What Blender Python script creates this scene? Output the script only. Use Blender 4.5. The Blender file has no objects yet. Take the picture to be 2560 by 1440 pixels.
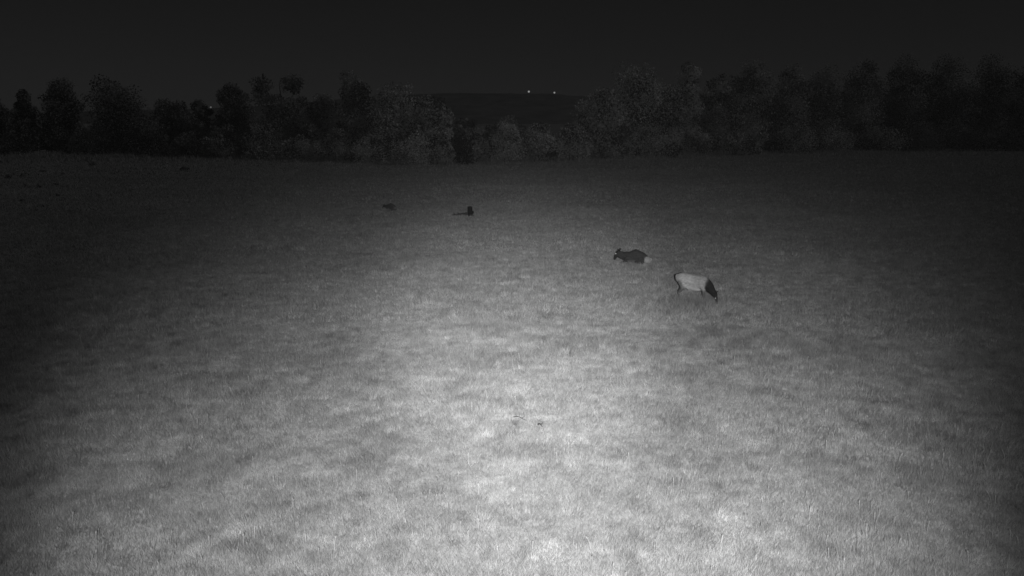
import bpy, bmesh, math, random
import numpy as np
from mathutils import Vector

scene = bpy.context.scene
COL = scene.collection
R = math.radians
PI = math.pi

# ------------------------------------------------------------------ camera
W_PX, H_PX = 2560.0, 1440.0          # photograph size, used to measure angles
F_PX = 2217.0                        # focal length in photo pixels (60 degrees wide)
CAM_H = 7.4
PITCH = math.atan((720.0 - 297.0) / F_PX)
cam_d = bpy.data.cameras.new('camera')
cam = bpy.data.objects.new('camera', cam_d)
COL.objects.link(cam)
cam.location = (0, 0, CAM_H)
cam.rotation_euler = (PI / 2 - PITCH, 0, 0)
cam_d.sensor_width = 36.0
cam_d.lens = 36.0 * F_PX / W_PX
cam_d.clip_start = 0.1
cam_d.clip_end = 20000.0
scene.camera = cam

# ------------------------------------------------------------------ night sky
world = bpy.data.worlds.new('World')
scene.world = world
world.use_nodes = True
wn, wl = world.node_tree.nodes, world.node_tree.links
wn.clear()
w_out = wn.new('ShaderNodeOutputWorld')
w_bg = wn.new('ShaderNodeBackground')
w_sky = wn.new('ShaderNodeTexSky')
w_sky.sky_type = 'NISHITA'
w_sky.sun_disc = False
MOON = Vector((0.72, -0.35, 0.60)).normalized()      # towards the added moonlight: high, behind the right shoulder
SKY_ELEV, SKY_ROT = math.asin(MOON.z), math.atan2(MOON.x, MOON.y)
w_sky.dust_density = 0.0
w_sky.sun_elevation = SKY_ELEV
w_sky.sun_rotation = SKY_ROT
w_bw = wn.new('ShaderNodeRGBToBW')    # the infrared camera sees no colour
wl.new(w_sky.outputs['Color'], w_bw.inputs['Color'])
wl.new(w_bw.outputs['Val'], w_bg.inputs['Color'])
w_bg.inputs['Strength'].default_value = 0.00122
wl.new(w_bg.outputs['Background'], w_out.inputs['Surface'])

# ------------------------------------------------------------------ lamps
# faint moonlight lamp, source unseen, added to lift the dark parts
moon_fill_d = bpy.data.lights.new('moon', 'SUN')
moon_fill_d.energy = 0.10
moon_fill_d.angle = R(0.5)
moon = bpy.data.objects.new('moon', moon_fill_d)
COL.objects.link(moon)
moon.rotation_euler = (-MOON).to_track_quat('-Z', 'Y').to_euler()
# the camera's own infrared floodlight: the pool of light in the photograph
# three groups of diodes: near flood, narrow throw and wide far throw
LAMP = Vector((0.05, -2.6, CAM_H + 0.40))
for (watts, cone, aim) in ((23400.0, 57.5, (-0.25, 17.0, 0.0)), (26500.0, 22.5, (0.4, 33.0, 0.0)), (14600.0, 50.5, (5.3, 40.4, 0.0))):
    lamp_d = bpy.data.lights.new('infrared_floodlight', 'SPOT')
    lamp_d.energy = watts
    lamp_d.spot_size = R(cone)
    lamp_d.spot_blend = 1.0
    lamp_d.shadow_soft_size = 0.08
    lamp = bpy.data.objects.new('infrared_floodlight', lamp_d)
    COL.objects.link(lamp)
    lamp.location = LAMP
    lamp.rotation_euler = (Vector(aim) - LAMP).to_track_quat('-Z', 'Y').to_euler()

vs = scene.view_settings
vs.view_transform = 'Standard'
vs.look = 'None'
vs.exposure = 0.0
vs.gamma = 1.0
vs.use_curve_mapping = False

# ------------------------------------------------------------------ helpers
def hash2(ix, iy, seed):
    n = (ix.astype(np.int64) * 374761393 + iy.astype(np.int64) * 668265263 + seed * 974634541) & 0xffffffff
    n = ((n ^ (n >> 13)) * 1274126177) & 0xffffffff
    n = n ^ (n >> 16)
    return (n & 0xffffff) / float(0xffffff)

def vnoise(x, y, lam, seed):
    x = np.asarray(x, float) / lam; y = np.asarray(y, float) / lam
    ix, iy = np.floor(x), np.floor(y)
    fx, fy = x - ix, y - iy
    fx = fx * fx * (3 - 2 * fx); fy = fy * fy * (3 - 2 * fy)
    ix = ix.astype(np.int64); iy = iy.astype(np.int64)
    a = hash2(ix, iy, seed); b = hash2(ix + 1, iy, seed)
    c = hash2(ix, iy + 1, seed); d = hash2(ix + 1, iy + 1, seed)
    return (a * (1 - fx) + b * fx) * (1 - fy) + (c * (1 - fx) + d * fx) * fy * 1.0

def height(x, y):
    """gentle lie of the meadow, in metres"""
    return (vnoise(x, y, 17.0, 1) - 0.5) * 0.30 + (vnoise(x, y, 5.0, 2) - 0.5) * 0.10

def h1(x, y):
    return float(height(np.array([x]), np.array([y]))[0])

CP, SP = math.cos(PITCH), math.sin(PITCH)
def ground_at(px, py):
    """meadow point seen at photo pixel (px, py)"""
    u, v = (px - 1280.0) / F_PX, (720.0 - py) / F_PX
    d = Vector((u, CP + v * SP, -SP + v * CP))
    z = 0.0
    for _ in range(4):
        t = (z - CAM_H) / d.z
        p = Vector((0, 0, CAM_H)) + d * t
        z = h1(p.x, p.y)
    p.z = z
    return p

def px_per_m(p):
    return F_PX / (p.y * CP - (p.z - CAM_H) * SP)

def top_z(p, py):
    v = (720.0 - py) / F_PX
    return CAM_H + p.y * (v * CP - SP) / (CP + v * SP)

def mesh_np(name, verts, loops, nper, cols=None, smooth=False):
    """mesh from arrays: faces all with nper corners; cols = grey value per vertex"""
    me = bpy.data.meshes.new(name)
    nv, nf = len(verts), len(loops) // nper
    me.vertices.add(nv)
    me.vertices.foreach_set('co', np.asarray(verts, np.float32).ravel())
    me.loops.add(nf * nper)
    me.loops.foreach_set('vertex_index', np.asarray(loops, np.int32).ravel())
    me.polygons.add(nf)
    me.polygons.foreach_set('loop_start', np.arange(0, nf * nper, nper, dtype=np.int32))
    me.polygons.foreach_set('loop_total', np.full(nf, nper, dtype=np.int32))
    if smooth:
        me.polygons.foreach_set('use_smooth', np.ones(nf, dtype=bool))
    me.update(calc_edges=True)
    if cols is not None:
        at = me.attributes.new('tint', 'FLOAT', 'POINT')
        at.data.foreach_set('value', np.asarray(cols, np.float32))
    return me

def link(name, me, mat=None, parent=None):
    o = bpy.data.objects.new(name, me)
    COL.objects.link(o)
    if mat is not None and me is not None and len(me.materials) == 0:
        me.materials.append(mat)
    if parent is not None:
        o.parent = parent
    return o

def empty(name, loc, rz=0.0):
    o = bpy.data.objects.new(name, None)
    COL.objects.link(o)
    o.empty_display_size = 0.3
    o.location = loc
    o.rotation_euler = (0, 0, rz)
    return o

def tag(o, label=None, cat=None, group=None, kind=None):
    if label: o['label'] = label
    if cat: o['category'] = cat
    if group: o['group'] = group
    if kind: o['kind'] = kind
    return o

# ------------------------------------------------------------------ materials (all neutral: infrared reflectance)
def new_mat(name):
    m = bpy.data.materials.new(name)
    m.use_nodes = True
    nt = m.node_tree
    nt.nodes.clear()
    out = nt.nodes.new('ShaderNodeOutputMaterial')
    return m, nt, out

def node(nt, kind, **kw):
    n = nt.nodes.new(kind)
    for k, v in kw.items():
        if hasattr(n, k): setattr(n, k, v)
        else: n.inputs[k].default_value = v
    return n

def noise_val(nt, coord, scale, detail=4.0, rough=0.55):
    n = node(nt, 'ShaderNodeTexNoise')
    n.inputs['Scale'].default_value = scale
    n.inputs['Detail'].default_value = detail
    n.inputs['Roughness'].default_value = rough
    nt.links.new(coord, n.inputs['Vector'])
    return n.outputs['Fac']

def ramp(nt, val, lo, hi, a, b):
    n = node(nt, 'ShaderNodeMapRange')
    for k, v in (('From Min', lo), ('From Max', hi), ('To Min', a), ('To Max', b)):
        n.inputs[k].default_value = v
    nt.links.new(val, n.inputs['Value'])
    return n.outputs['Result']

def mul(nt, a, b):
    n = node(nt, 'ShaderNodeMath', operation='MULTIPLY')
    for i, s in enumerate((a, b)):
        if isinstance(s, (int, float)): n.inputs[i].default_value = s
        else: nt.links.new(s, n.inputs[i])
    return n.outputs[0]

def leaf_mat(name, base, var=0.25, transl=0.35):
    """leaves or grass: diffuse plus translucent, tint per piece from the mesh"""
    m, nt, out = new_mat(name)
    at = node(nt, 'ShaderNodeAttribute', attribute_name='tint')
    geo = node(nt, 'ShaderNodeNewGeometry')
    nv = noise_val(nt, geo.outputs['Position'], 2.3, 3.0)
    val = mul(nt, mul(nt, at.outputs['Fac'], base), ramp(nt, nv, 0.25, 0.75, 1 - var, 1 + var))
    d = node(nt, 'ShaderNodeBsdfDiffuse'); t = node(nt, 'ShaderNodeBsdfTranslucent')
    nt.links.new(val, d.inputs['Color']); nt.links.new(val, t.inputs['Color'])
    mx = node(nt, 'ShaderNodeMixShader'); mx.inputs[0].default_value = transl
    nt.links.new(d.outputs[0], mx.inputs[1]); nt.links.new(t.outputs[0], mx.inputs[2])
    nt.links.new(mx.outputs[0], out.inputs['Surface'])
    return m

def rough_mat(name, lo, hi, scale=6.0, bump=0.3, stretch=(1, 1, 1), use_tint=False, rough=0.85, dist=0.02, spec=0.15):
    m, nt, out = new_mat(name)
    tc = node(nt, 'ShaderNodeTexCoord')
    mp = node(nt, 'ShaderNodeMapping'); mp.inputs['Scale'].default_value = stretch
    nt.links.new(tc.outputs['Object'], mp.inputs['Vector'])
    nv = noise_val(nt, mp.outputs['Vector'], scale, 6.0, 0.6)
    val = ramp(nt, nv, 0.3, 0.7, lo, hi)
    if use_tint:
        at = node(nt, 'ShaderNodeAttribute', attribute_name='tint')
        val = mul(nt, val, at.outputs['Fac'])
    b = node(nt, 'ShaderNodeBsdfPrincipled')
    nt.links.new(val, b.inputs['Base Color'])
    b.inputs['Roughness'].default_value = rough
    b.inputs['Specular IOR Level'].default_value = spec
    bp = node(nt, 'ShaderNodeBump'); bp.inputs['Strength'].default_value = bump; bp.inputs['Distance'].default_value = dist
    nt.links.new(nv, bp.inputs['Height']); nt.links.new(bp.outputs['Normal'], b.inputs['Normal'])
    nt.links.new(b.outputs[0], out.inputs['Surface'])
    return m

M_grass = leaf_mat('meadow_grass', 0.48, 0.12, 0.35)
M_stalk = leaf_mat('dry_stalk', 0.55, 0.10, 0.25)
M_leaf = leaf_mat('tree_leaves', 0.55, 0.25, 0.30)
M_shrub = leaf_mat('shrub_leaves', 0.58, 0.25, 0.30)
M_weed = leaf_mat('weed_leaves', 0.28, 0.25, 0.20)
M_wood = leaf_mat('wood_leaves', 0.40, 0.25, 0.30)
M_bark = rough_mat('bark', 0.07, 0.18, 5.0, 0.8, (1, 1, 0.25))
M_stump = rough_mat('weathered_stump', 0.012, 0.03, 9.0, 0.9, (1, 1, 0.2))
M_stump_top = rough_mat('stump_cut_face', 0.012, 0.03, 14.0, 0.4)
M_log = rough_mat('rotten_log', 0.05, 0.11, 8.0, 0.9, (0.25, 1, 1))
M_twig = rough_mat('twig', 0.05, 0.10, 14.0, 0.5)
M_fur = rough_mat('elk_fur', 0.70, 1.30, 9.0, 0.6, (1, 1, 1.6), use_tint=True, rough=0.95, dist=0.012, spec=0.05)
M_hoof = rough_mat('hoof', 0.03, 0.06, 12.0, 0.2)
M_eye = rough_mat('elk_eyeshine', 0.85, 0.95, 3.0, 0.0, rough=0.1, spec=0.8)  # near-white base colour paints the eyeshine glint
M_pole = rough_mat('lamp_pole', 0.08, 0.14, 2.0, 0.2)

def make_ground_mat():
    m, nt, out = new_mat('meadow_soil_and_thatch')
    geo = node(nt, 'ShaderNodeNewGeometry')
    p = geo.outputs['Position']
    a = ramp(nt, noise_val(nt, p, 0.16, 4.0), 0.3, 0.7, 0.82, 1.15)
    b = ramp(nt, noise_val(nt, p, 1.9, 5.0), 0.3, 0.7, 0.75, 1.2)
    c = ramp(nt, noise_val(nt, p, 9.0, 4.0), 0.3, 0.7, 0.80, 1.2)
    val = mul(nt, mul(nt, mul(nt, a, b), c), 0.30)
    d = node(nt, 'ShaderNodeBsdfDiffuse'); d.inputs['Roughness'].default_value = 1.0
    nt.links.new(val, d.inputs['Color'])
    bp = node(nt, 'ShaderNodeBump'); bp.inputs['Strength'].default_value = 0.6; bp.inputs['Distance'].default_value = 0.05
    nt.links.new(noise_val(nt, p, 11.0, 5.0), bp.inputs['Height'])
    nt.links.new(bp.outputs['Normal'], d.inputs['Normal'])
    nt.links.new(d.outputs[0], out.inputs['Surface'])
    return m
M_ground = make_ground_mat()

def make_hill_mat():
    m, nt, out = new_mat('wooded_hill')
    geo = node(nt, 'ShaderNodeNewGeometry')
    val = ramp(nt, noise_val(nt, geo.outputs['Position'], 0.03, 6.0), 0.3, 0.7, 0.16, 0.26)
    d = node(nt, 'ShaderNodeBsdfDiffuse'); nt.links.new(val, d.inputs['Color'])
    nt.links.new(d.outputs[0], out.inputs['Surface'])
    return m
M_hill = make_hill_mat()

def make_glow(name, strength):
    m, nt, out = new_mat(name)
    e = node(nt, 'ShaderNodeEmission'); e.inputs['Strength'].default_value = strength
    nt.links.new(e.outputs[0], out.inputs['Surface'])
    return m

# ------------------------------------------------------------------ ground: one sheet to the horizon
def make_ground():
    xs = np.unique(np.concatenate([np.linspace(-60, 60, 161), -np.geomspace(60, 7000, 30), np.geomspace(60, 7000, 30)]))
    ys = np.unique(np.concatenate([np.linspace(-20, 120, 187), np.linspace(120, 330, 60), np.geomspace(330, 7000, 20), -np.geomspace(20, 3000, 10)]))
    X, Y = np.meshgrid(xs, ys)
    Z = height(X, Y)
    fade = np.clip((260 - np.hypot(X, Y)) / 60, 0, 1)
    Z = Z * fade
    v = np.stack([X, Y, Z], -1).reshape(-1, 3)
    nx, ny = len(xs), len(ys)
    i = (np.arange(ny - 1)[:, None] * nx + np.arange(nx - 1)[None, :]).ravel()
    q = np.stack([i, i + 1, i + nx + 1, i + nx], -1).ravel()
    o = link('meadow_ground', mesh_np('meadow_ground', v, q, 4, smooth=True), M_ground)
    tag(o, kind='structure')
make_ground()

# ------------------------------------------------------------------ far hill
def make_hill():
    def ridge(x):       # metres above the meadow, at about 1.8 km
        k = np.interp(x, [-2600, -1100, -610, -470, -340, -190, -100, 60, 130, 260, 600, 1400, 2600], [4, 14, 29, 34, 46, 57, 60, 57, 54, 53, 50, 30, 6])
        return k
    xs = np.linspace(-2600, 2600, 261)
    ys = np.linspace(1250, 2700, 60)
    X, Y = np.meshgrid(xs, ys)
    prof = np.where(Y < 1800, np.clip((Y - 1250) / 550, 0, 1), np.clip((2700 - Y) / 900, 0, 1))
    prof = prof * prof * (3 - 2 * prof)
    Z = ridge(X) * prof - 2.0 + (vnoise(X, Y, 60.0, 7) - 0.5) * 4.0 * prof + (vnoise(X, Y, 21.0, 8) - 0.5) * 2.5 * prof
    v = np.stack([X, Y, Z], -1).reshape(-1, 3)
    nx, ny = len(xs), len(ys)
    i = (np.arange(ny - 1)[:, None] * nx + np.arange(nx - 1)[None, :]).ravel()
    q = np.stack([i, i + 1, i + nx + 1, i + nx], -1).ravel()
    o = link('hill', mesh_np('hill', v, q, 4, smooth=True), M_hill)
    tag(o, kind='structure')
make_hill()

# ------------------------------------------------------------------ woody plants
def tube(path, radii, sides=7):
    """tapered tube along a path -> verts, quads"""
    V, Q = [], []
    n = len(path)
    for k, (p, r) in enumerate(zip(path, radii)):
        a = path[min(k + 1, n - 1)] - path[max(k - 1, 0)]
        a = a / (np.linalg.norm(a) + 1e-9)
        ref = np.array([1.0, 0, 0]) if abs(a[0]) < 0.8 else np.array([0, 1.0, 0])
        u = np.cross(a, ref); u /= np.linalg.norm(u); w = np.cross(a, u)
        for s in range(sides):
            t = 2 * PI * s / sides
            V.append(p + r * (math.cos(t) * u + math.sin(t) * w))
    for k in range(n - 1):
        for s in range(sides):
            s2 = (s + 1) % sides
            Q += [k * sides + s, k * sides + s2, (k + 1) * sides + s2, (k + 1) * sides + s]
    return np.array(V), np.array(Q)

def leaf_cloud(rng, centres, radii, per, size, tints, flat=0.85):
    """small folded leaf faces spread through clump volumes -> verts, loops, tint"""
    C, S, T = [], [], []
    for c, r, tn in zip(centres, radii, tints):
        n = max(8, int(per * (r / np.mean(radii)) ** 2))
        d = rng.normal(size=(n, 3)); d /= np.linalg.norm(d, axis=1)[:, None]
        rad = r * (0.45 + 0.62 * rng.random(n) ** 0.6)
        p = c + d * rad[:, None] * np.array([1, 1, flat])
        C.append(np.concatenate([p, d], 1)); S.append(size * (0.6 + 0.9 * rng.random(n))); T.append(tn * (0.8 + 0.4 * rng.random(n)))
    C = np.concatenate(C); S = np.concatenate(S); T = np.concatenate(T)
    n = len(C)
    nrm = C[:, 3:] * 0.55 + rng.normal(size=(n, 3)) * 0.7
    nrm /= np.linalg.norm(nrm, axis=1)[:, None]
    ref = rng.normal(size=(n, 3))
    u = np.cross(nrm, ref); u /= np.linalg.norm(u, axis=1)[:, None]
    w = np.cross(nrm, u)
    p = C[:, :3]; s = S[:, None]
    asp = (0.55 + 0.35 * rng.random(n))[:, None]
    V = np.stack([p - u * s * 0.55, p + w * s * asp * 0.5 + nrm * s * 0.1, p + u * s * 0.55, p - w * s * asp * 0.5 + nrm * s * 0.1], 1).reshape(-1, 3)
    return V, np.arange(n * 4), np.repeat(T, 4)

def crown_centres(rng, kind, Wd, Ht, low, n):
    """clump centres: a few big uneven lobes that follow the crown outline, each filled with clumps"""
    def prof(t):
        if kind == 'round': return 0.30 + 0.70 * math.sqrt(max(0.0, 1 - (1.75 * t - 0.80) ** 2))
        if kind == 'broad': return 0.35 + 0.65 * math.sqrt(max(0.0, 1 - (1.65 * t - 0.72) ** 2))
        if kind == 'cone': return (1 - t) ** 0.8 * 0.92 + 0.10
        if kind == 'spire': return (1 - t) ** 0.6 * 0.85 + 0.14
        if kind == 'twin': return 0.85
        return 0.25 + 0.75 * math.sqrt(max(0.0, 1 - t * t))
    lobes = []
    nl = max(6, int(n / 9))
    for k in range(nl):
        t = (k + rng.random()) / nl
        cx, pr = 0.0, prof(t)
        if kind == 'twin' and t > 0.55:
            left = (k % 3 == 0)
            cx = (-0.27 if left else 0.16) * Wd
            t = 0.55 + (t - 0.55) * (0.72 if left else 1.0)
            pr = 0.12 + 0.40 * math.sqrt(max(0.0, 1 - ((t - 0.55) / 0.46) ** 2))
        lr = Wd * (0.23 + 0.12 * rng.random()) * (0.45 + 0.55 * pr)
        a = 2.39996 * k + rng.random() * 1.3
        rr = max(0.0, Wd * 0.5 * pr - lr) * (0.35 + 0.65 * rng.random())
        z = Ht * low + lr * 0.5 + t * (Ht * (1 - low) - lr * 1.45)
        lobes.append((np.array([cx + rr * math.cos(a), rr * math.sin(a), z]), lr))
    out, rad = [], []
    for k in range(n):
        c, lr = lobes[k % nl]
        d = rng.normal(size=3); d /= np.linalg.norm(d)
        r = lr * (0.30 + 0.32 * rng.random())
        p = c + d * (lr - r * 0.7) * (0.35 + 0.65 * rng.random() ** 0.5) * np.array([1, 1, 0.85])
        p[2] = max(p[2], r * 0.6)
        out.append(p); rad.append(r)
    return out, rad

def woody(name, p, kind, Wd, Ht, seed, low, per, size, n, mat, tone=1.0, names=('trunk', 'crown'), rz=None):
    rng = np.random.default_rng(seed)
    root = empty(name, (p.x, p.y, p.z - 0.05), 0.0)
    cs, rs = crown_centres(rng, kind, Wd, Ht, low, n)
    tints = tone * np.where(rng.random(len(cs)) < 0.36, 0.10 + 0.22 * rng.random(len(cs)), 0.75 + 0.6 * rng.random(len(cs)))  # shaded hollows and lit clumps of the crown painted as leaf tints
    V, L, T = leaf_cloud(rng, cs, rs, per, size, tints)
    V[:, 2] = np.maximum(V[:, 2], 0.03)
    link(names[1], mesh_np(names[1], V, L, 4, T), mat, root)
    # trunk and limbs reaching into the clumps
    TV, TQ = [], []
    off = 0
    base_r = max(0.05, 0.020 * Ht)
    stems = 1 if names[0] == 'trunk' else 4
    for s in range(stems):
        lean = rng.normal(size=2) * (0.02 if stems == 1 else 0.15) * Ht
        tops = np.array([lean[0], lean[1], Ht * (0.78 if stems == 1 else 0.6)])
        o0 = np.array([0.0, 0, 0]) if stems == 1 else np.array([rng.normal() * 0.06 * Wd, rng.normal() * 0.06 * Wd, 0])
        path = [o0 + (tops - o0) * t + np.array([rng.normal(), rng.normal(), 0]) * 0.008 * Ht * t for t in np.linspace(0, 1, 7)]
        rad = [base_r * (1.25 if t == 0 else 1) * (1 - 0.85 * t) / (1 if stems == 1 else 2.0) for t in np.linspace(0, 1, 7)]
        v, q = tube(path, rad); TV.append(v); TQ.append(q + off); off += len(v)
        for c in rng.permutation(len(cs))[:9 if stems == 1 else 3]:
            c = cs[c]
            z0 = min(max(0.25 * Ht, c[2] - 0.22 * Ht), 0.7 * Ht)
            a = path[int(z0 / Ht / 0.78 * 6) if stems == 1 else 2]
            mid = (a + c) / 2 + np.array([0, 0, -0.03 * Ht])
            v, q = tube([a, mid, c], [base_r * 0.35, base_r * 0.22, base_r * 0.06], 5)
            TV.append(v); TQ.append(q + off); off += len(v)
    link(names[0], mesh_np(names[0], np.concatenate(TV), np.concatenate(TQ), 4, smooth=True), M_bark, root)
    return root

# (centre x, base y, width, top y, outline, tone with lamp falloff, label) all read off the photograph
TREES = [
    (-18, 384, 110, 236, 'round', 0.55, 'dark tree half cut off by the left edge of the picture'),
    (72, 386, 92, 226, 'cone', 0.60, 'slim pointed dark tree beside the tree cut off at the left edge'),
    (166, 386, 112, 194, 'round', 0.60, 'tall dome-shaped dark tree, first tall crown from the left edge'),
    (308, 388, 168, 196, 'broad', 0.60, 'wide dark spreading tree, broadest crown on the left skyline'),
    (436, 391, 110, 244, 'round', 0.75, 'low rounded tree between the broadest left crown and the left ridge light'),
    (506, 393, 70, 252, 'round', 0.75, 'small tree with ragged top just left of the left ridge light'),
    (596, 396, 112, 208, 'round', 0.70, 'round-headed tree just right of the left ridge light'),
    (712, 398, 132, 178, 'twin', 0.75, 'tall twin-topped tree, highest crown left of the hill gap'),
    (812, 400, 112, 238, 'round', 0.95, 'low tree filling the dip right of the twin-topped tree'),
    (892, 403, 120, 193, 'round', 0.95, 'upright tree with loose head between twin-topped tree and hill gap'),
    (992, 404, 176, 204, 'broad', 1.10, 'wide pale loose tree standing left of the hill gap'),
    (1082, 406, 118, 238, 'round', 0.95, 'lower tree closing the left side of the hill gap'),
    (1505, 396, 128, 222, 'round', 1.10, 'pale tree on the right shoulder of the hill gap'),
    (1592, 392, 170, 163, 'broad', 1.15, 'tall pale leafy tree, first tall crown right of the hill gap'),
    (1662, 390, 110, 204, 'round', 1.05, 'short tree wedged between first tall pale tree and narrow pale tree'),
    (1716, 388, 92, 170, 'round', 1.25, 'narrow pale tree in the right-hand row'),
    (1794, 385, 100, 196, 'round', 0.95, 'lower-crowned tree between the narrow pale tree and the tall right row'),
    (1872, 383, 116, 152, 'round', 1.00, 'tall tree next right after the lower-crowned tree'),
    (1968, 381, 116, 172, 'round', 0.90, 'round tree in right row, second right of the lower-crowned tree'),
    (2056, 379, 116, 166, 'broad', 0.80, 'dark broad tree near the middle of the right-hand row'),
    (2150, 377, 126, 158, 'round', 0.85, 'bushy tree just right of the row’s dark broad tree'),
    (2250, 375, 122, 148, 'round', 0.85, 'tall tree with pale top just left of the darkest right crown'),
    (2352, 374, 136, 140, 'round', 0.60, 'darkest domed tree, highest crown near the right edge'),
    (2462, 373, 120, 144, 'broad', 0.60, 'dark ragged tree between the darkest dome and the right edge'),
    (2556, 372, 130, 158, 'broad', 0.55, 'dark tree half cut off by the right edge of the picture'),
]
for k, (x, by, w, ty, kind, tone, lab) in enumerate(TREES):
    p = ground_at(x, by)
    s = px_per_m(p)
    Ht = (top_z(p, ty) - p.z) * 1.10
    Wd = w / s * (1.28 if x < 1100 else 1.40)
    if 930 < x < 2170: tone *= 1.2  # floodlight painted into leaf tone: paler along the middle of the row
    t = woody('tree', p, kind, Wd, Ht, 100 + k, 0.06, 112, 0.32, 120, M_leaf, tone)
    tag(t, lab.replace('’', "'"), 'tree', 'trees along the far edge of the meadow')

SHRUBS = [
    (36, 386, 110, 330, 'low dark shrub under the trees at the left edge'),
    (232, 388, 120, 318, 'dark shrub between the tall dome tree and broadest left crown'),
    (385, 391, 100, 300, 'dark shrub right of the broadest left crown'),
    (470, 393, 90, 320, 'shrub under the small ragged tree by the left ridge light'),
    (545, 396, 84, 300, 'shrub directly below the left ridge light'),
    (648, 398, 110, 285, 'pale shrub between the round-headed and twin-topped trees'),
    (742, 400, 90, 330, 'shrub at the foot of the twin-topped tree'),
    (838, 402, 100, 305, 'shrub under the low tree in the dip'),
    (930, 404, 96, 330, 'shrub at the foot of the wide pale tree'),
    (1040, 408, 130, 322, 'large pale mounded shrub below the left side of the hill gap'),
    (1112, 409, 70, 345, 'small pale shrub at the right foot of the largest mounded shrub'),
    (1178, 408, 100, 298, 'dark shrub at the left end of the hill gap'),
    (1268, 405, 110, 280, 'tall shrub standing in the middle of the hill gap'),
    (1345, 402, 104, 290, 'shrub under the two hill lights'),
    (1432, 400, 110, 292, 'pale shrub at the right end of the hill gap'),
    (1530, 394, 90, 318, 'shrub at the foot of the first tall pale tree, left side'),
    (1642, 391, 110, 300, 'pale shrub between first tall pale tree and the narrow pale tree'),
    (1745, 387, 90, 308, 'pale shrub right of the narrow pale tree foot'),
    (1872, 385, 70, 362, 'very small low pale mound of shrub at the meadow edge, right side'),
    (1838, 386, 80, 318, 'shrub left of the deep dark hollow in the right row'),
    (1985, 382, 110, 285, 'pale shrub right of the deep dark hollow in the right row'),
    (2080, 380, 110, 315, 'shrub at the foot of the right row\'s dark broad tree'),
    (2190, 378, 120, 300, 'shrub below the bushy tree of the right row'),
    (2310, 376, 140, 310, 'dark shrub at the foot of the darkest domed tree'),
    (2430, 375, 130, 318, 'dark shrub at the foot of the ragged tree near the right edge'),
    (2540, 374, 130, 312, 'dark shrub in the lower corner of the tree row at the right edge'),
]
for k, (x, by, w, ty, lab) in enumerate(SHRUBS):
    p = ground_at(x, by + 3)
    s = px_per_m(p)
    Ht = top_z(p, ty) - p.z
    tone = 0.60 if x < 480 or x > 2280 else (1.15 if 930 < x < 2170 else 1.0)  # light falloff put into foliage tone: darker ends, paler middle
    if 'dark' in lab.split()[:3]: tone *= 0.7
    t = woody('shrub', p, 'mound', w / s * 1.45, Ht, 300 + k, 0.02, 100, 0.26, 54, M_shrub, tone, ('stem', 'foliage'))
    tag(t, lab, 'shrub', 'shrubs along the foot of the tree row')

# the wood behind the front row, one unbroken dark mass
def make_wood():
    rng = np.random.default_rng(5)
    Vs, Ls, Ts = [], [], []
    off = 0
    for k in range(190):
        px = rng.uniform(-250, 2810)
        d = rng.uniform(255, 340)
        sky = np.interp(px, [-250, 0, 400, 640, 1000, 1120, 1180, 1440, 1500, 1700, 2000, 2810], [262, 262, 272, 262, 272, 280, 290, 290, 255, 232, 215, 205])
        x = (px - 1280) / F_PX * d
        p = Vector((x, d, 0))
        Ht = max(3.0, top_z(p, sky + rng.uniform(0, 40)))
        cs, rs = crown_centres(rng, 'round', rng.uniform(7, 11), Ht, 0.05, 20)
        V, L, T = leaf_cloud(rng, cs, rs, 40, 0.9, 0.55 + 0.75 * rng.random(len(cs)))
        V[:, :2] += np.array([x, d])
        Vs.append(V); Ls.append(L + off); Ts.append(T); off += len(V)
    for k in range(210):
        px = rng.uniform(-250, 2810)
        row = np.interp(px, [-250, 0, 600, 1100, 1500, 2000, 2810], [190, 186, 172, 152, 168, 194, 225])
        d = row + rng.uniform(7, 45)
        x = (px - 1280) / F_PX * d
        Ht = rng.uniform(2.5, 5.0)
        cs, rs = crown_centres(rng, 'mound', rng.uniform(5, 8), Ht, 0.0, 16)
        V, L, T = leaf_cloud(rng, cs, rs, 22, 0.6, 0.2 + 0.35 * rng.random(len(cs)))  # undergrowth tinted dark: shade of the hollows put into leaf colour
        V[:, :2] += np.array([x, d])
        V[:, 2] = np.maximum(V[:, 2], 0.05)
        Vs.append(V); Ls.append(L + off); Ts.append(T); off += len(V)
    o = link('distant_wood', mesh_np('distant_wood', np.concatenate(Vs), np.concatenate(Ls), 4, np.concatenate(Ts)), M_wood)
    tag(o, 'dark mass of woodland behind the front row of trees', 'woodland', kind='stuff')
make_wood()

# ------------------------------------------------------------------ lights on the far ridge
def ridge_light(px, py, d, dia, strength, label):
    v = (720.0 - py) / F_PX
    x = (px - 1280) / F_PX * (d * CP) ; 
    z = CAM_H + d * (v * CP - SP) / (CP + v * SP)
    x = (px - 1280) / F_PX * (d * CP - (z - CAM_H) * SP)
    hill = bpy.data.objects['hill']
    dg = bpy.context.evaluated_depsgraph_get()
    hit, loc, _, _ = hill.ray_cast(Vector((x, d, 500)), Vector((0, 0, -1)))
    zb = loc.z if hit else 0.0
    root = empty('lamp_mast', (x, d, zb))
    Hm = max(6.0, z - zb)
    vv, qq = tube([np.array([0, 0, -1.0]), np.array([0, 0, Hm * 0.5]), np.array([0, 0, Hm])], [0.35, 0.28, 0.22], 8)
    link('pole', mesh_np('pole', vv, qq, 4, smooth=True), M_pole, root)
    bm = bmesh.new(); bmesh.ops.create_icosphere(bm, subdivisions=2, radius=dia / 2)
    for q in bm.verts: q.co.z = q.co.z * 0.9 + Hm
    me = bpy.data.meshes.new('lamp_globe'); bm.to_mesh(me); bm.free()
    link('lamp_globe', me, make_glow('ridge_lamp_glow', strength), root)
    tag(root, label, 'light', 'lights on the far ridge')
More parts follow.
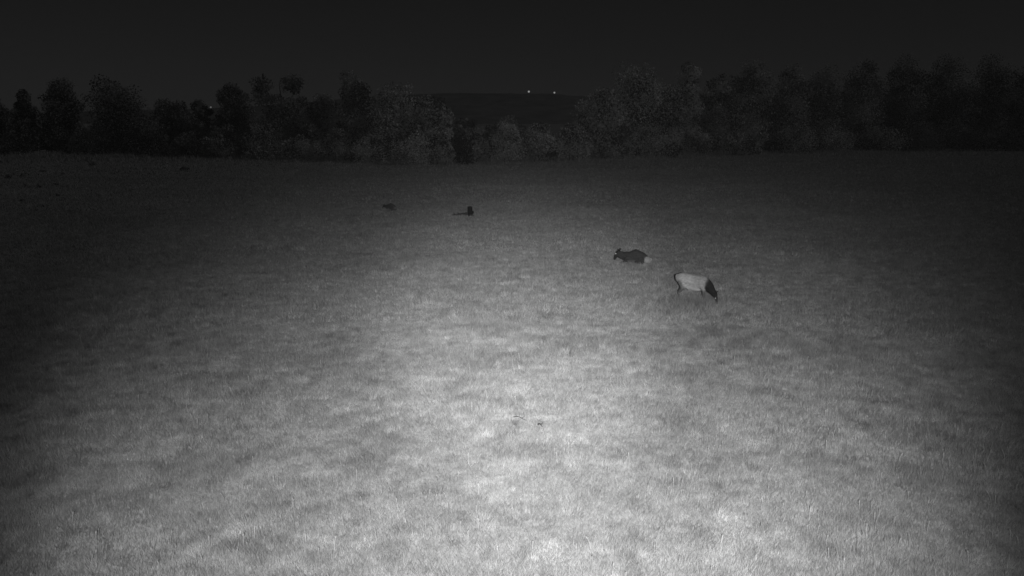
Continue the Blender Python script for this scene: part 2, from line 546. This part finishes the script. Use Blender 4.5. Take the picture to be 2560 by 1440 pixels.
ridge_light(1322, 233, 1800, 4.2, 0.26, 'left of two small lights glowing on the far hill crest')
ridge_light(1386, 234, 1800, 3.8, 0.24, 'right of two small lights glowing on the far hill crest')
ridge_light(527, 268, 1500, 3.0, 0.11, 'single small light glowing on low ridge behind the left trees')

# ------------------------------------------------------------------ elk
def chain(keys, col, step=0.035):
    """keys: (x, y, z, r_side, r_up) -> spheres interpolated between them"""
    out = []
    for a, b in zip(keys[:-1], keys[1:]):
        a, b = np.array(a, float), np.array(b, float)
        n = max(1, int(np.linalg.norm(a[:3] - b[:3]) / step))
        for t in np.linspace(0, 1, n, endpoint=False):
            out.append((a + (b - a) * t, col))
    out.append((np.array(keys[-1], float), col))
    return out

def build_animal(name, balls, voxel=0.022):
    bm = bmesh.new()
    for (k, col) in balls:
        r = bmesh.ops.create_icosphere(bm, subdivisions=2, radius=1.0)
        for v in r['verts']:
            v.co = Vector((v.co.x * 0.5 * (k[3] + k[4]) + k[0], v.co.y * k[3] + k[1], v.co.z * k[4] + k[2]))
    me = bpy.data.meshes.new(name + '_raw'); bm.to_mesh(me); bm.free()
    o = link(name + '_raw', me)
    md = o.modifiers.new('r', 'REMESH'); md.mode = 'VOXEL'; md.voxel_size = voxel
    sm = o.modifiers.new('s', 'SMOOTH'); sm.factor = 0.5; sm.iterations = 6
    dg = bpy.context.evaluated_depsgraph_get(); dg.update()
    out = bpy.data.meshes.new_from_object(o.evaluated_get(dg))
    bpy.data.objects.remove(o); bpy.data.meshes.remove(me)
    out.name = name
    co = np.empty(len(out.vertices) * 3, np.float32); out.vertices.foreach_get('co', co); co = co.reshape(-1, 3)
    C = np.array([b[0] for b in balls]); G = np.array([b[1] for b in balls])
    tint = np.zeros(len(co)); 
    for s in range(0, len(co), 4000):
        d = np.linalg.norm(co[s:s + 4000, None, :] - C[None, :, :3], axis=2) - (C[:, 3] + C[:, 4])[None] * 0.5
        w = np.exp(-np.clip(d - d.min(1, keepdims=True), 0, 1) / 0.012)
        tint[s:s + 4000] = (w * G[None]).sum(1) / w.sum(1)
    at = out.attributes.new('tint', 'FLOAT', 'POINT'); at.data.foreach_set('value', tint.astype(np.float32))
    out.polygons.foreach_set('use_smooth', np.ones(len(out.polygons), dtype=bool))
    out.update()
    return out

def eye_mesh(r=0.022):
    bm = bmesh.new(); bmesh.ops.create_icosphere(bm, subdivisions=2, radius=r)
    me = bpy.data.meshes.new('eye'); bm.to_mesh(me); bm.free()
    for p in me.polygons: p.use_smooth = True
    return me

def grazing_elk():
    BODY, SHOULDER, NECK, HEAD, RUMP, LEG = 0.40, 0.29, 0.022, 0.040, 0.54, 0.12
    B = []
    B += chain([(-0.66, 0, 1.14, .17, .20), (-0.50, 0, 1.11, .25, .29), (-0.20, 0, 1.05, .285, .335), (0.15, 0, 1.02, .29, .35)], BODY)
    B += chain([(-0.45, 0, 0.97, .27, .23), (-0.10, 0, 0.82, .25, .20), (0.25, 0, 0.80, .24, .20)], 0.48)          # paler belly and flank fold
    B += chain([(0.15, 0, 1.02, .29, .35), (0.42, 0, 1.03, .25, .34), (0.60, 0, 0.99, .19, .29)], 0.32)
    B += chain([(-0.745, 0, 1.20, .10, .12), (-0.70, 0, 1.08, .13, .13)], RUMP)          # rump patch
    B += chain([(-0.80, 0, 1.24, .03, .03), (-0.84, 0, 1.15, .022, .03)], RUMP, 0.02)      # tail
    B += chain([(0.66, 0, 0.99, .18, .28), (0.82, -0.02, 0.86, .15, .25), (0.96, -0.05, 0.72, .12, .19), (1.10, -0.07, 0.57, .10, .14)], NECK)
    B += chain([(1.12, -0.07, 0.57, .082, .09), (1.17, -0.08, 0.44, .070, .080), (1.20, -0.09, 0.28, .050, .056), (1.205, -0.09, 0.16, .045, .046)], HEAD)
    for s in (-1, 1):
        B += chain([(1.10, -0.07 + s * .07, 0.64, .02, .024), (1.15, -0.07 + s * .14, 0.70, .030, .030), (1.19, -0.07 + s * .19, 0.735, .014, .016)], HEAD, 0.018)
        # front leg
        fx = 0.50 + (0.10 if s < 0 else -0.06)
        B += chain([(0.47, s * .13, 0.95, .10, .17), (fx, s * .13, 0.70, .062, .07)], SHOULDER)
        B += chain([(fx, s * .13, 0.70, .062, .07), (fx + .01, s * .13, 0.43, .040, .042), (fx - .01, s * .13, 0.16, .027, .028), (fx + .01, s * .13, 0.09, .033, .033)], LEG)
        # hind leg: knee forward high, hock backward
        hx = 0.0 if s < 0 else -0.14
        B += chain([(-0.50, s * .14, 1.02, .12, .20), (-0.40 + hx, s * .16, 0.74, .085, .11)], 0.16)
        B += chain([(-0.40 + hx, s * .16, 0.74, .085, .11), (-0.60 + hx, s * .15, 0.50, .042, .050), (-0.57 + hx, s * .15, 0.26, .030, .032), (-0.54 + hx, s * .15, 0.09, .034, .034)], LEG)
    me = build_animal('elk_body', B)
    hooves = [(0.50 + (0.10 if s < 0 else -0.06) + .03, s * .13) for s in (-1, 1)] + [(-0.52 + (0.0 if s < 0 else -0.14), s * .15) for s in (-1, 1)]
    eyes = [(1.165, -0.08 + s * .072, 0.44) for s in (-1, 1)]
    return me, hooves, eyes

def bedded_elk(dark=0.055, rump=0.34, low_head=False):
    """lying with legs folded, facing -x"""
    B = []
    B += chain([(0.62, 0, 0.32, .20, .22), (0.38, 0, 0.40, .27, .31), (0.08, 0, 0.45, .25, .38), (-0.18, 0, 0.39, .24, .31), (-0.42, 0, 0.38, .19, .27)], dark)
    B += chain([(0.40, 0, 0.24, .31, .20), (0.05, 0, 0.22, .32, .20), (-0.22, 0, 0.22, .28, .19)], dark * 2.2)      # lighter flank
    B += chain([(0.68, -.05, 0.30, .215, .22), (0.74, -.03, 0.24, .185, .19)], rump)
    B += chain([(0.90, 0, 0.40, .03, .03), (0.95, 0, 0.31, .022, .03)], rump, 0.02)
    if low_head:
        B += chain([(-0.45, 0, 0.42, .16, .22), (-0.68, 0.02, 0.42, .11, .15), (-0.90, 0.04, 0.44, .085, .11)], dark * 0.9)
        hb = np.array([-0.95, 0.04, 0.46])
        B += chain([(*(hb), .085, .09), (*(hb + np.array([-.08, .0, -.10])), .07, .075), (*(hb + np.array([-.15, 0, -.24])), .05, .055), (*(hb + np.array([-.19, 0, -.34])), .045, .045)], dark * 0.7)
    else:
        B += chain([(-0.42, 0, 0.43, .17, .25), (-0.60, 0.02, 0.41, .15, .23), (-0.84, 0.03, 0.48, .135, .20)], dark * 0.9)
        hb = np.array([-0.90, 0.03, 0.58])
        B += chain([(*(hb), .125, .14), (*(hb + np.array([-.08, .0, -.10])), .115, .13), (*(hb + np.array([-.17, 0, -.24])), .085, .095), (*(hb + np.array([-.22, 0, -.35])), .070, .07)], dark * 0.7)
    for s in (-1, 1):
        B += chain([(*(hb + np.array([.03, s * .07, .09])), .028, .032), (*(hb + np.array([.04, s * .14, .16])), .042, .046), (*(hb + np.array([.03, s * .19, .22])), .018, .02)], dark * 0.7, 0.018)
        # folded fore leg: elbow, knee forward, cannon tucked back
        B += chain([(-0.34, s * .18, 0.32, .09, .14), (-0.52, s * .23, 0.13, .055, .06), (-0.66, s * .22, 0.07, .042, .042), (-0.40, s * .25, 0.05, .03, .03), (-0.30, s * .25, 0.045, .032, .032)], dark * 0.9)
        # folded hind leg
        B += chain([(0.48, s * .20, 0.30, .13, .18), (0.22, s * .28, 0.17, .085, .10), (0.55, s * .31, 0.09, .045, .05), (0.25, s * .33, 0.05, .032, .032), (0.15, s * .33, 0.045, .034, .034)], dark)
    me = build_animal('elk_body', B)
    eyes = [tuple(hb + np.array([-.12, s * .113, -.05])) for s in (-1, 1)]
    return me, [], eyes

def hoof_mesh():
    bm = bmesh.new()
    for s in (-1, 1):
        r = bmesh.ops.create_cone(bm, segments=8, radius1=0.034, radius2=0.026, depth=0.07, cap_ends=True)
        for v in r['verts']:
            v.co = Vector((v.co.x * 1.5 + (0.012 if v.co.z < 0 else -0.01), v.co.y * 0.62 + s * 0.02, v.co.z + 0.035))
    me = bpy.data.meshes.new('hoof'); bm.to_mesh(me); bm.free()
    return me
EYE, HOOF = eye_mesh(), hoof_mesh()
EYE_BIG = eye_mesh(0.034)

def place_elk(parts, px, py, rz, scale, label, name='elk', eye=EYE):
    me, hooves, eyes = parts
    p = ground_at(px, py)
    root = empty(name, (p.x, p.y, p.z - 0.01), rz)
    root.scale = (scale,) * 3
    link('body', me, M_fur, root)
    for (x, y) in hooves:
        h = link('hoof', HOOF, M_hoof, root); h.location = (x, y, 0.0)
    for e in eyes:
        q = link('eye', eye, M_eye, root); q.location = e
    tag(root, label, 'elk', 'elk out on the night meadow')
    return root
ELK_SPOTS = []
def spot(px, py): ELK_SPOTS.append(ground_at(px, py))
place_elk(grazing_elk(), 1730, 760, R(-36), 0.90, 'standing pale-bodied elk with dark neck lowered to graze'); spot(1730, 760)
bed = bedded_elk()
place_elk(bed, 1586, 661, R(-26), 0.98, 'dark elk lying in grass with pale rump, head up facing left', eye=EYE_BIG); spot(1586, 661)
bed2 = bedded_elk(0.10, 0.18, True)
place_elk(bed2, 976, 526, R(-30), 0.74, 'small dark animal lying low in grass left of the stump'); spot(976, 524)
place_elk(bed2, 461, 428, R(170), 0.85, 'tiny dark animal lying far off at left, just below the tree row'); spot(461, 428)

# ------------------------------------------------------------------ stump and fallen wood
def make_stump():
    p = ground_at(1175, 540)
    s = px_per_m(p)
    rng = np.random.default_rng(9)
    Ht, rad = 24.5 / s, 5.9 / s
    root = empty('tree_stump', (p.x, p.y, p.z - 0.03))
    sides, rows = 22, 8
    prof = 1 + 0.05 * rng.normal(size=sides)
    V, Q = [], []
    for k in range(rows):
        t = k / (rows - 1)
        fl = 1.0 + 0.22 * (1 - t) ** 5
        for a in range(sides):
            th = 2 * PI * a / sides
            r = rad * prof[a] * fl * (1 + 0.02 * rng.normal())
            V.append((r * math.cos(th), r * math.sin(th), Ht * t + (0.012 * rng.normal() if k == rows - 1 else 0)))
    for k in range(rows - 1):
        for a in range(sides):
            b = (a + 1) % sides
            Q.append((k * sides + a, k * sides + b, (k + 1) * sides + b, (k + 1) * sides + a))
    me = bpy.data.meshes.new('trunk'); me.from_pydata(V, [], Q); me.update()
    for q in me.polygons: q.use_smooth = True
    link('trunk', me, M_stump, root)
    top = [(v[0] * 0.985, v[1] * 0.985, Ht - 0.01) for v in V[-sides:]]
    ring = [(v[0] * 0.5, v[1] * 0.5, Ht - 0.02) for v in V[-sides:]] + [(0, 0, Ht - 0.03)]
    F = [(a, (a + 1) % sides, sides + (a + 1) % sides, sides + a) for a in range(sides)] + [(sides + a, sides + (a + 1) % sides, 2 * sides) for a in range(sides)]
    me = bpy.data.meshes.new('cut_top'); me.from_pydata(top + ring, [], F); me.update()
    link('cut_top', me, M_stump_top, root)
    # burl on the right flank and roots
    bm = bmesh.new(); bmesh.ops.create_icosphere(bm, subdivisions=2, radius=0.11)
    for v in bm.verts:
        v.co = Vector((v.co.x * 0.9 + rad * 1.15, v.co.y - 0.02, v.co.z * 1.15 + Ht * 0.42)) + Vector(rng.normal(size=3) * 0.008)
    me = bpy.data.meshes.new('burl'); bm.to_mesh(me); bm.free(); link('burl', me, M_stump, root)
    for k in range(5):
        th = 2 * PI * k / 5 + 0.4
        d = np.array([math.cos(th), math.sin(th), 0])
        v, q = tube([d * rad * 0.7 + np.array([0, 0, .14]), d * rad * 1.2 + np.array([0, 0, .06]), d * rad * 1.9 + np.array([0, 0, -.02])], [.09, .07, .03], 7)
        link('root', mesh_np('root', v, q, 4, smooth=True), M_stump, root)
    tag(root, 'short dark flat-topped tree stump standing out in the meadow', 'stump')
    # fallen log to the left of the stump
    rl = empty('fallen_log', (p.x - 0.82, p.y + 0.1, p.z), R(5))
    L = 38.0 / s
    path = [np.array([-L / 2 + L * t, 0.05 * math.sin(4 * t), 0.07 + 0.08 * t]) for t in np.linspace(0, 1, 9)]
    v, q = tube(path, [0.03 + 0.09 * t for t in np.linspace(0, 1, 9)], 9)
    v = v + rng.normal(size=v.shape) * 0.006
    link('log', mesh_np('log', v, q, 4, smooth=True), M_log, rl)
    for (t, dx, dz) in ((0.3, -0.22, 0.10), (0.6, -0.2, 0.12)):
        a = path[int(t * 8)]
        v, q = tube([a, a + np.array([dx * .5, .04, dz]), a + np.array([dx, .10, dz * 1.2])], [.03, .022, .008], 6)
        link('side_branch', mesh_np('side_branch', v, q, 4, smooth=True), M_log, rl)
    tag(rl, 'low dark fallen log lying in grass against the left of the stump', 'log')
make_stump()

def make_twig(px, py, px2, py2, r, label):
    a, b = ground_at(px, py), ground_at(px2, py2)
    o = (a + b) / 2
    root = empty('fallen_twig', o)
    pa, pb = np.array(a - o), np.array(b - o)
    pts = [pa + (pb - pa) * t + np.array([0, 0, 0.10 + 0.03 * math.sin(5 * t)]) for t in np.linspace(0, 1, 6)]
    v, q = tube(pts, [r, r * .9, r * .8, r * .7, r * .5, r * .3], 6)
    link('stem', mesh_np('stem', v, q, 4, smooth=True), M_twig, root)
    m = pts[3]
    v, q = tube([m, m + (pb - pa) * 0.2 + np.array([0.02, 0.05, 0.05])], [r * .6, r * .2], 5)
    link('side_shoot', mesh_np('side_shoot', v, q, 4, smooth=True), M_twig, root)
    tag(root, label, 'twig')
make_twig(1284, 1052, 1318, 1058, 0.008, 'thin dark twig lying in the bright grass of the foreground')
make_twig(1345, 1071, 1357, 1074, 0.018, 'short stubby dark twig just right of the thin foreground twig')

# ------------------------------------------------------------------ dark weed clumps far left
WEEDS = [
    (20, 446, 26, 'largest of the dark weed clumps at the far left edge'),
    (58, 440, 18, 'dark weed clump second from the left edge below the trees'),
    (107, 431, 22, 'dark weed clump nearest below the trees in the left cluster'),
    (158, 437, 16, 'dark weed clump at right end of upper left cluster'),
    (230, 414, 22, 'dark weed clump standing alone close under the left trees'),
    (60, 466, 14, 'small dark weed clump in the lower left cluster, left one'),
    (97, 470, 16, 'small dark weed clump in the lower left cluster, middle one'),
    (137, 464, 20, 'small dark weed clump in the lower left cluster, right one'),
    (54, 503, 16, 'lowest of the small dark weed clumps at the far left'),
    (145, 490, 14, 'lone faint dark weed clump right of the lowest left clump'),
]
for k, (x, y, w, lab) in enumerate(WEEDS):
    p = ground_at(x, y)
    s = px_per_m(p)
    t = woody('weed_clump', p, 'mound', w / s * 1.05, 0.46 * w / s, 500 + k, 0.02, 20, 0.13, 18, M_weed, 1.0, ('stem', 'foliage'))
    tag(t, lab, 'weeds', 'dark weed clumps at the left of the meadow')

# ------------------------------------------------------------------ grass
def grass_tint(x, y):
    d = np.hypot(x, y)
    a = vnoise(x, y, 6.5, 21); b = vnoise(x, y, 1.7, 22); c = vnoise(x, y, 0.55, 23); e = vnoise(x, y, 0.22, 24)
    t = 1.0 + 0.18 * (a - 0.5) + 0.11 * (b - 0.5) + 0.22 * (c - 0.5) + 0.42 * (e - 0.5) + 0.30 * (vnoise(x, y, 0.33, 27) - 0.5) + 0.17 * (vnoise(x * 0.42, y, 0.34, 28) - 0.5)
    # hollows and darker sedge
    t *= 1 - 0.22 * np.clip((vnoise(x, y, 0.5, 25) - 0.74) / 0.2, 0, 1)
    # bleached tussocks
    t *= 1 + 0.40 * np.clip((vnoise(x, y, 0.42, 26) - 0.80) / 0.15, 0, 1)
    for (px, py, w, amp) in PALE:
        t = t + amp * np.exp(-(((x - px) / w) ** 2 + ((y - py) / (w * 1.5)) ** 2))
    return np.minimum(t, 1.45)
PALE = []
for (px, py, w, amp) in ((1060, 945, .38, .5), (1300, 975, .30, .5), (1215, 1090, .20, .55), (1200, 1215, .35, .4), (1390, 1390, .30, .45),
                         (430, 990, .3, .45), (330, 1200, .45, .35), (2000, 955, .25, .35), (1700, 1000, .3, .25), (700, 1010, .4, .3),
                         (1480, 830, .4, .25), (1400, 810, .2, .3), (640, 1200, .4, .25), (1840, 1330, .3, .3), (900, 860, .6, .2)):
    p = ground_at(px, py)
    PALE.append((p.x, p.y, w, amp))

def make_grass():
    rng = np.random.default_rng(76)
    V, T = [], []
    # distance band, blades per square metre, blade width, height range
    for (d0, d1, dens, w, h0, h1_) in ((11.5, 20, 1350, 0.010, 0.05, 0.13), (20, 32, 700, 0.015, 0.05, 0.14), (32, 50, 230, 0.028, 0.07, 0.17),
                                      (50, 80, 75, 0.05, 0.08, 0.19), (80, 130, 20, 0.10, 0.09, 0.21), (130, 215, 6, 0.20, 0.10, 0.24)):
        half = R(36)
        n = int(half * (d1 * d1 - d0 * d0) * dens)
        d = np.sqrt(rng.uniform(d0 * d0, d1 * d1, n)); a = rng.uniform(-half, half, n)
        x, y = d * np.sin(a), d * np.cos(a)
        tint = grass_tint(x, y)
        tall = 0.7 + 0.9 * np.clip(vnoise(x, y, 1.1, 31), 0, 1) * (0.6 + 0.8 * vnoise(x, y, 4.0, 32))
        h = (h0 + (h1_ - h0) * rng.random(n)) * tall
        for k, s in enumerate(ELK_SPOTS):
            h *= 1 + (1.7 if k == 0 else 0.5) * np.exp(-((x - s.x) ** 2 + (y - s.y + 0.4) ** 2) / 1.3 ** 2)
        h = np.minimum(h, 0.42)
        row = np.interp(np.degrees(a), [-34, -30, -16, -4, 6, 18, 34], [190, 186, 172, 152, 168, 194, 225])
        h *= 1 + 4.0 * np.clip((d - row + 14) / 14, 0, 1) * vnoise(x, y, 5.0, 33)
        z = height(x, y) - 0.01
        yaw = rng.uniform(0, 2 * PI, n)
        ww = w * (0.6 + 0.8 * rng.random(n))
        lean = rng.normal(0, 0.55, (n, 2)) * h[:, None]
        bx, by = np.cos(yaw) * ww * 0.5, np.sin(yaw) * ww * 0.5
        tri = np.stack([np.stack([x - bx, y - by, z], -1), np.stack([x + bx, y + by, z], -1), np.stack([x + lean[:, 0], y + lean[:, 1], z + h], -1)], 1)
        V.append(tri.reshape(-1, 3))
        T.append(np.repeat(tint * (0.85 + 0.3 * rng.random(n)), 3))
    # tussocks: tight bunches of longer blades, and rank growth round each animal
    B = []
    nt = 1500
    d = np.sqrt(rng.uniform(12 ** 2, 46 ** 2, nt)); a = rng.uniform(-R(36), R(36), nt)
    for x0, y0, pale in zip(d * np.sin(a), d * np.cos(a), rng.random(nt)):
        B.append((x0, y0, rng.uniform(0.05, 0.17), 42, rng.uniform(0.10, 0.24), 0.012, 1.30 if pale < 0.65 else 0.74))
    for k, s in enumerate(ELK_SPOTS):
        dd = math.hypot(s.x, s.y)
        B.append((s.x, s.y - 0.35, 0.75, int(2600 * 45 / max(45, dd)), 0.40 if k == 0 else 0.20, 0.020 * max(1, dd / 45), 1.0))
    for (x0, y0, r0, n, hh, w, tn) in B:
        r = r0 * np.sqrt(rng.random(n)); th = rng.uniform(0, 2 * PI, n)
        x, y = x0 + r * np.cos(th), y0 + r * np.sin(th)
        z = height(x, y) - 0.01
        h = hh * (0.45 + 0.6 * rng.random(n))
        yaw = rng.uniform(0, 2 * PI, n); ww = w * (0.6 + 0.8 * rng.random(n))
        lean = np.stack([np.cos(th), np.sin(th)], -1) * (r / r0 * 0.5 * h)[:, None] + rng.normal(0, 0.22, (n, 2)) * h[:, None]
        bx, by = np.cos(yaw) * ww * 0.5, np.sin(yaw) * ww * 0.5
        tri = np.stack([np.stack([x - bx, y - by, z], -1), np.stack([x + bx, y + by, z], -1), np.stack([x + lean[:, 0], y + lean[:, 1], z + h], -1)], 1)
        V.append(tri.reshape(-1, 3)); T.append(np.repeat(grass_tint(x, y) * tn * (0.85 + 0.3 * rng.random(n)), 3))
    V = np.concatenate(V); T = np.concatenate(T)
    o = link('meadow_grass', mesh_np('meadow_grass', V, np.arange(len(V)), 3, T), M_grass)
    tag(o, 'short pale grass covering the whole meadow', 'grass', kind='stuff')
make_grass()

def make_stalks():
    rng = np.random.default_rng(79)
    n = 9000
    half = R(36)
    d = np.sqrt(rng.uniform(11.5 ** 2, 42 ** 2, n)); a = rng.uniform(-half, half, n)
    x, y = d * np.sin(a), d * np.cos(a)
    keep = vnoise(x, y, 2.2, 41) > 0.42
    x, y = x[keep], y[keep]; n = len(x)
    z = height(x, y)
    h = rng.uniform(0.10, 0.30, n)
    yaw = rng.uniform(0, 2 * PI, n)
    V, L = [], []
    lean = rng.normal(0, 0.16, (n, 2)) * h[:, None]
    w = rng.uniform(0.0018, 0.004, n)
    bx, by = np.cos(yaw) * w, np.sin(yaw) * w
    def pt(t, s, k=1.0):
        return np.stack([x + lean[:, 0] * t * t + s * bx * k, y + lean[:, 1] * t * t + s * by * k, z + h * t], -1)
    P = [pt(0, -1), pt(0, 1), pt(0.5, -1), pt(0.5, 1), pt(0.8, -1), pt(0.8, 1), pt(0.92, -2.2), pt(0.92, 2.2), pt(1.0, -.3), pt(1.0, .3)]
    V = np.stack(P, 1).reshape(-1, 3)
    base = np.arange(n)[:, None] * 10
    q = np.concatenate([np.stack([base + i, base + i + 1, base + i + 3, base + i + 2], -1) for i in (0, 2, 4, 6)], 1).reshape(-1)
    o = link('dry_grass_stalks', mesh_np('dry_grass_stalks', V, q, 4, np.repeat(rng.uniform(0.75, 1.25, n), 10)), M_stalk)
    tag(o, 'thin pale dry grass stalks standing in the near meadow', 'grass', kind='stuff')
make_stalks()

# ------------------------------------------------------------------ night haze, lit by the floodlight and the sky
def make_haze():
    m, nt, out = new_mat('night_haze')
    v = node(nt, 'ShaderNodeVolumePrincipled')
    v.inputs['Color'].default_value = (0.9, 0.9, 0.9, 1)
    v.inputs['Density'].default_value = 0.00005
    v.inputs['Anisotropy'].default_value = 0.0
    nt.links.new(v.outputs[0], out.inputs['Volume'])
    bm = bmesh.new(); bmesh.ops.create_cube(bm, size=1.0)
    for q in bm.verts:
        q.co = Vector((q.co.x * 14400, q.co.y * 14400 + 1000, -8.0 if q.co.z < 0 else 85.0))
    me = bpy.data.meshes.new('haze'); bm.to_mesh(me); bm.free()
    o = link('haze', me, m)
    tag(o, kind='stuff')
make_haze()
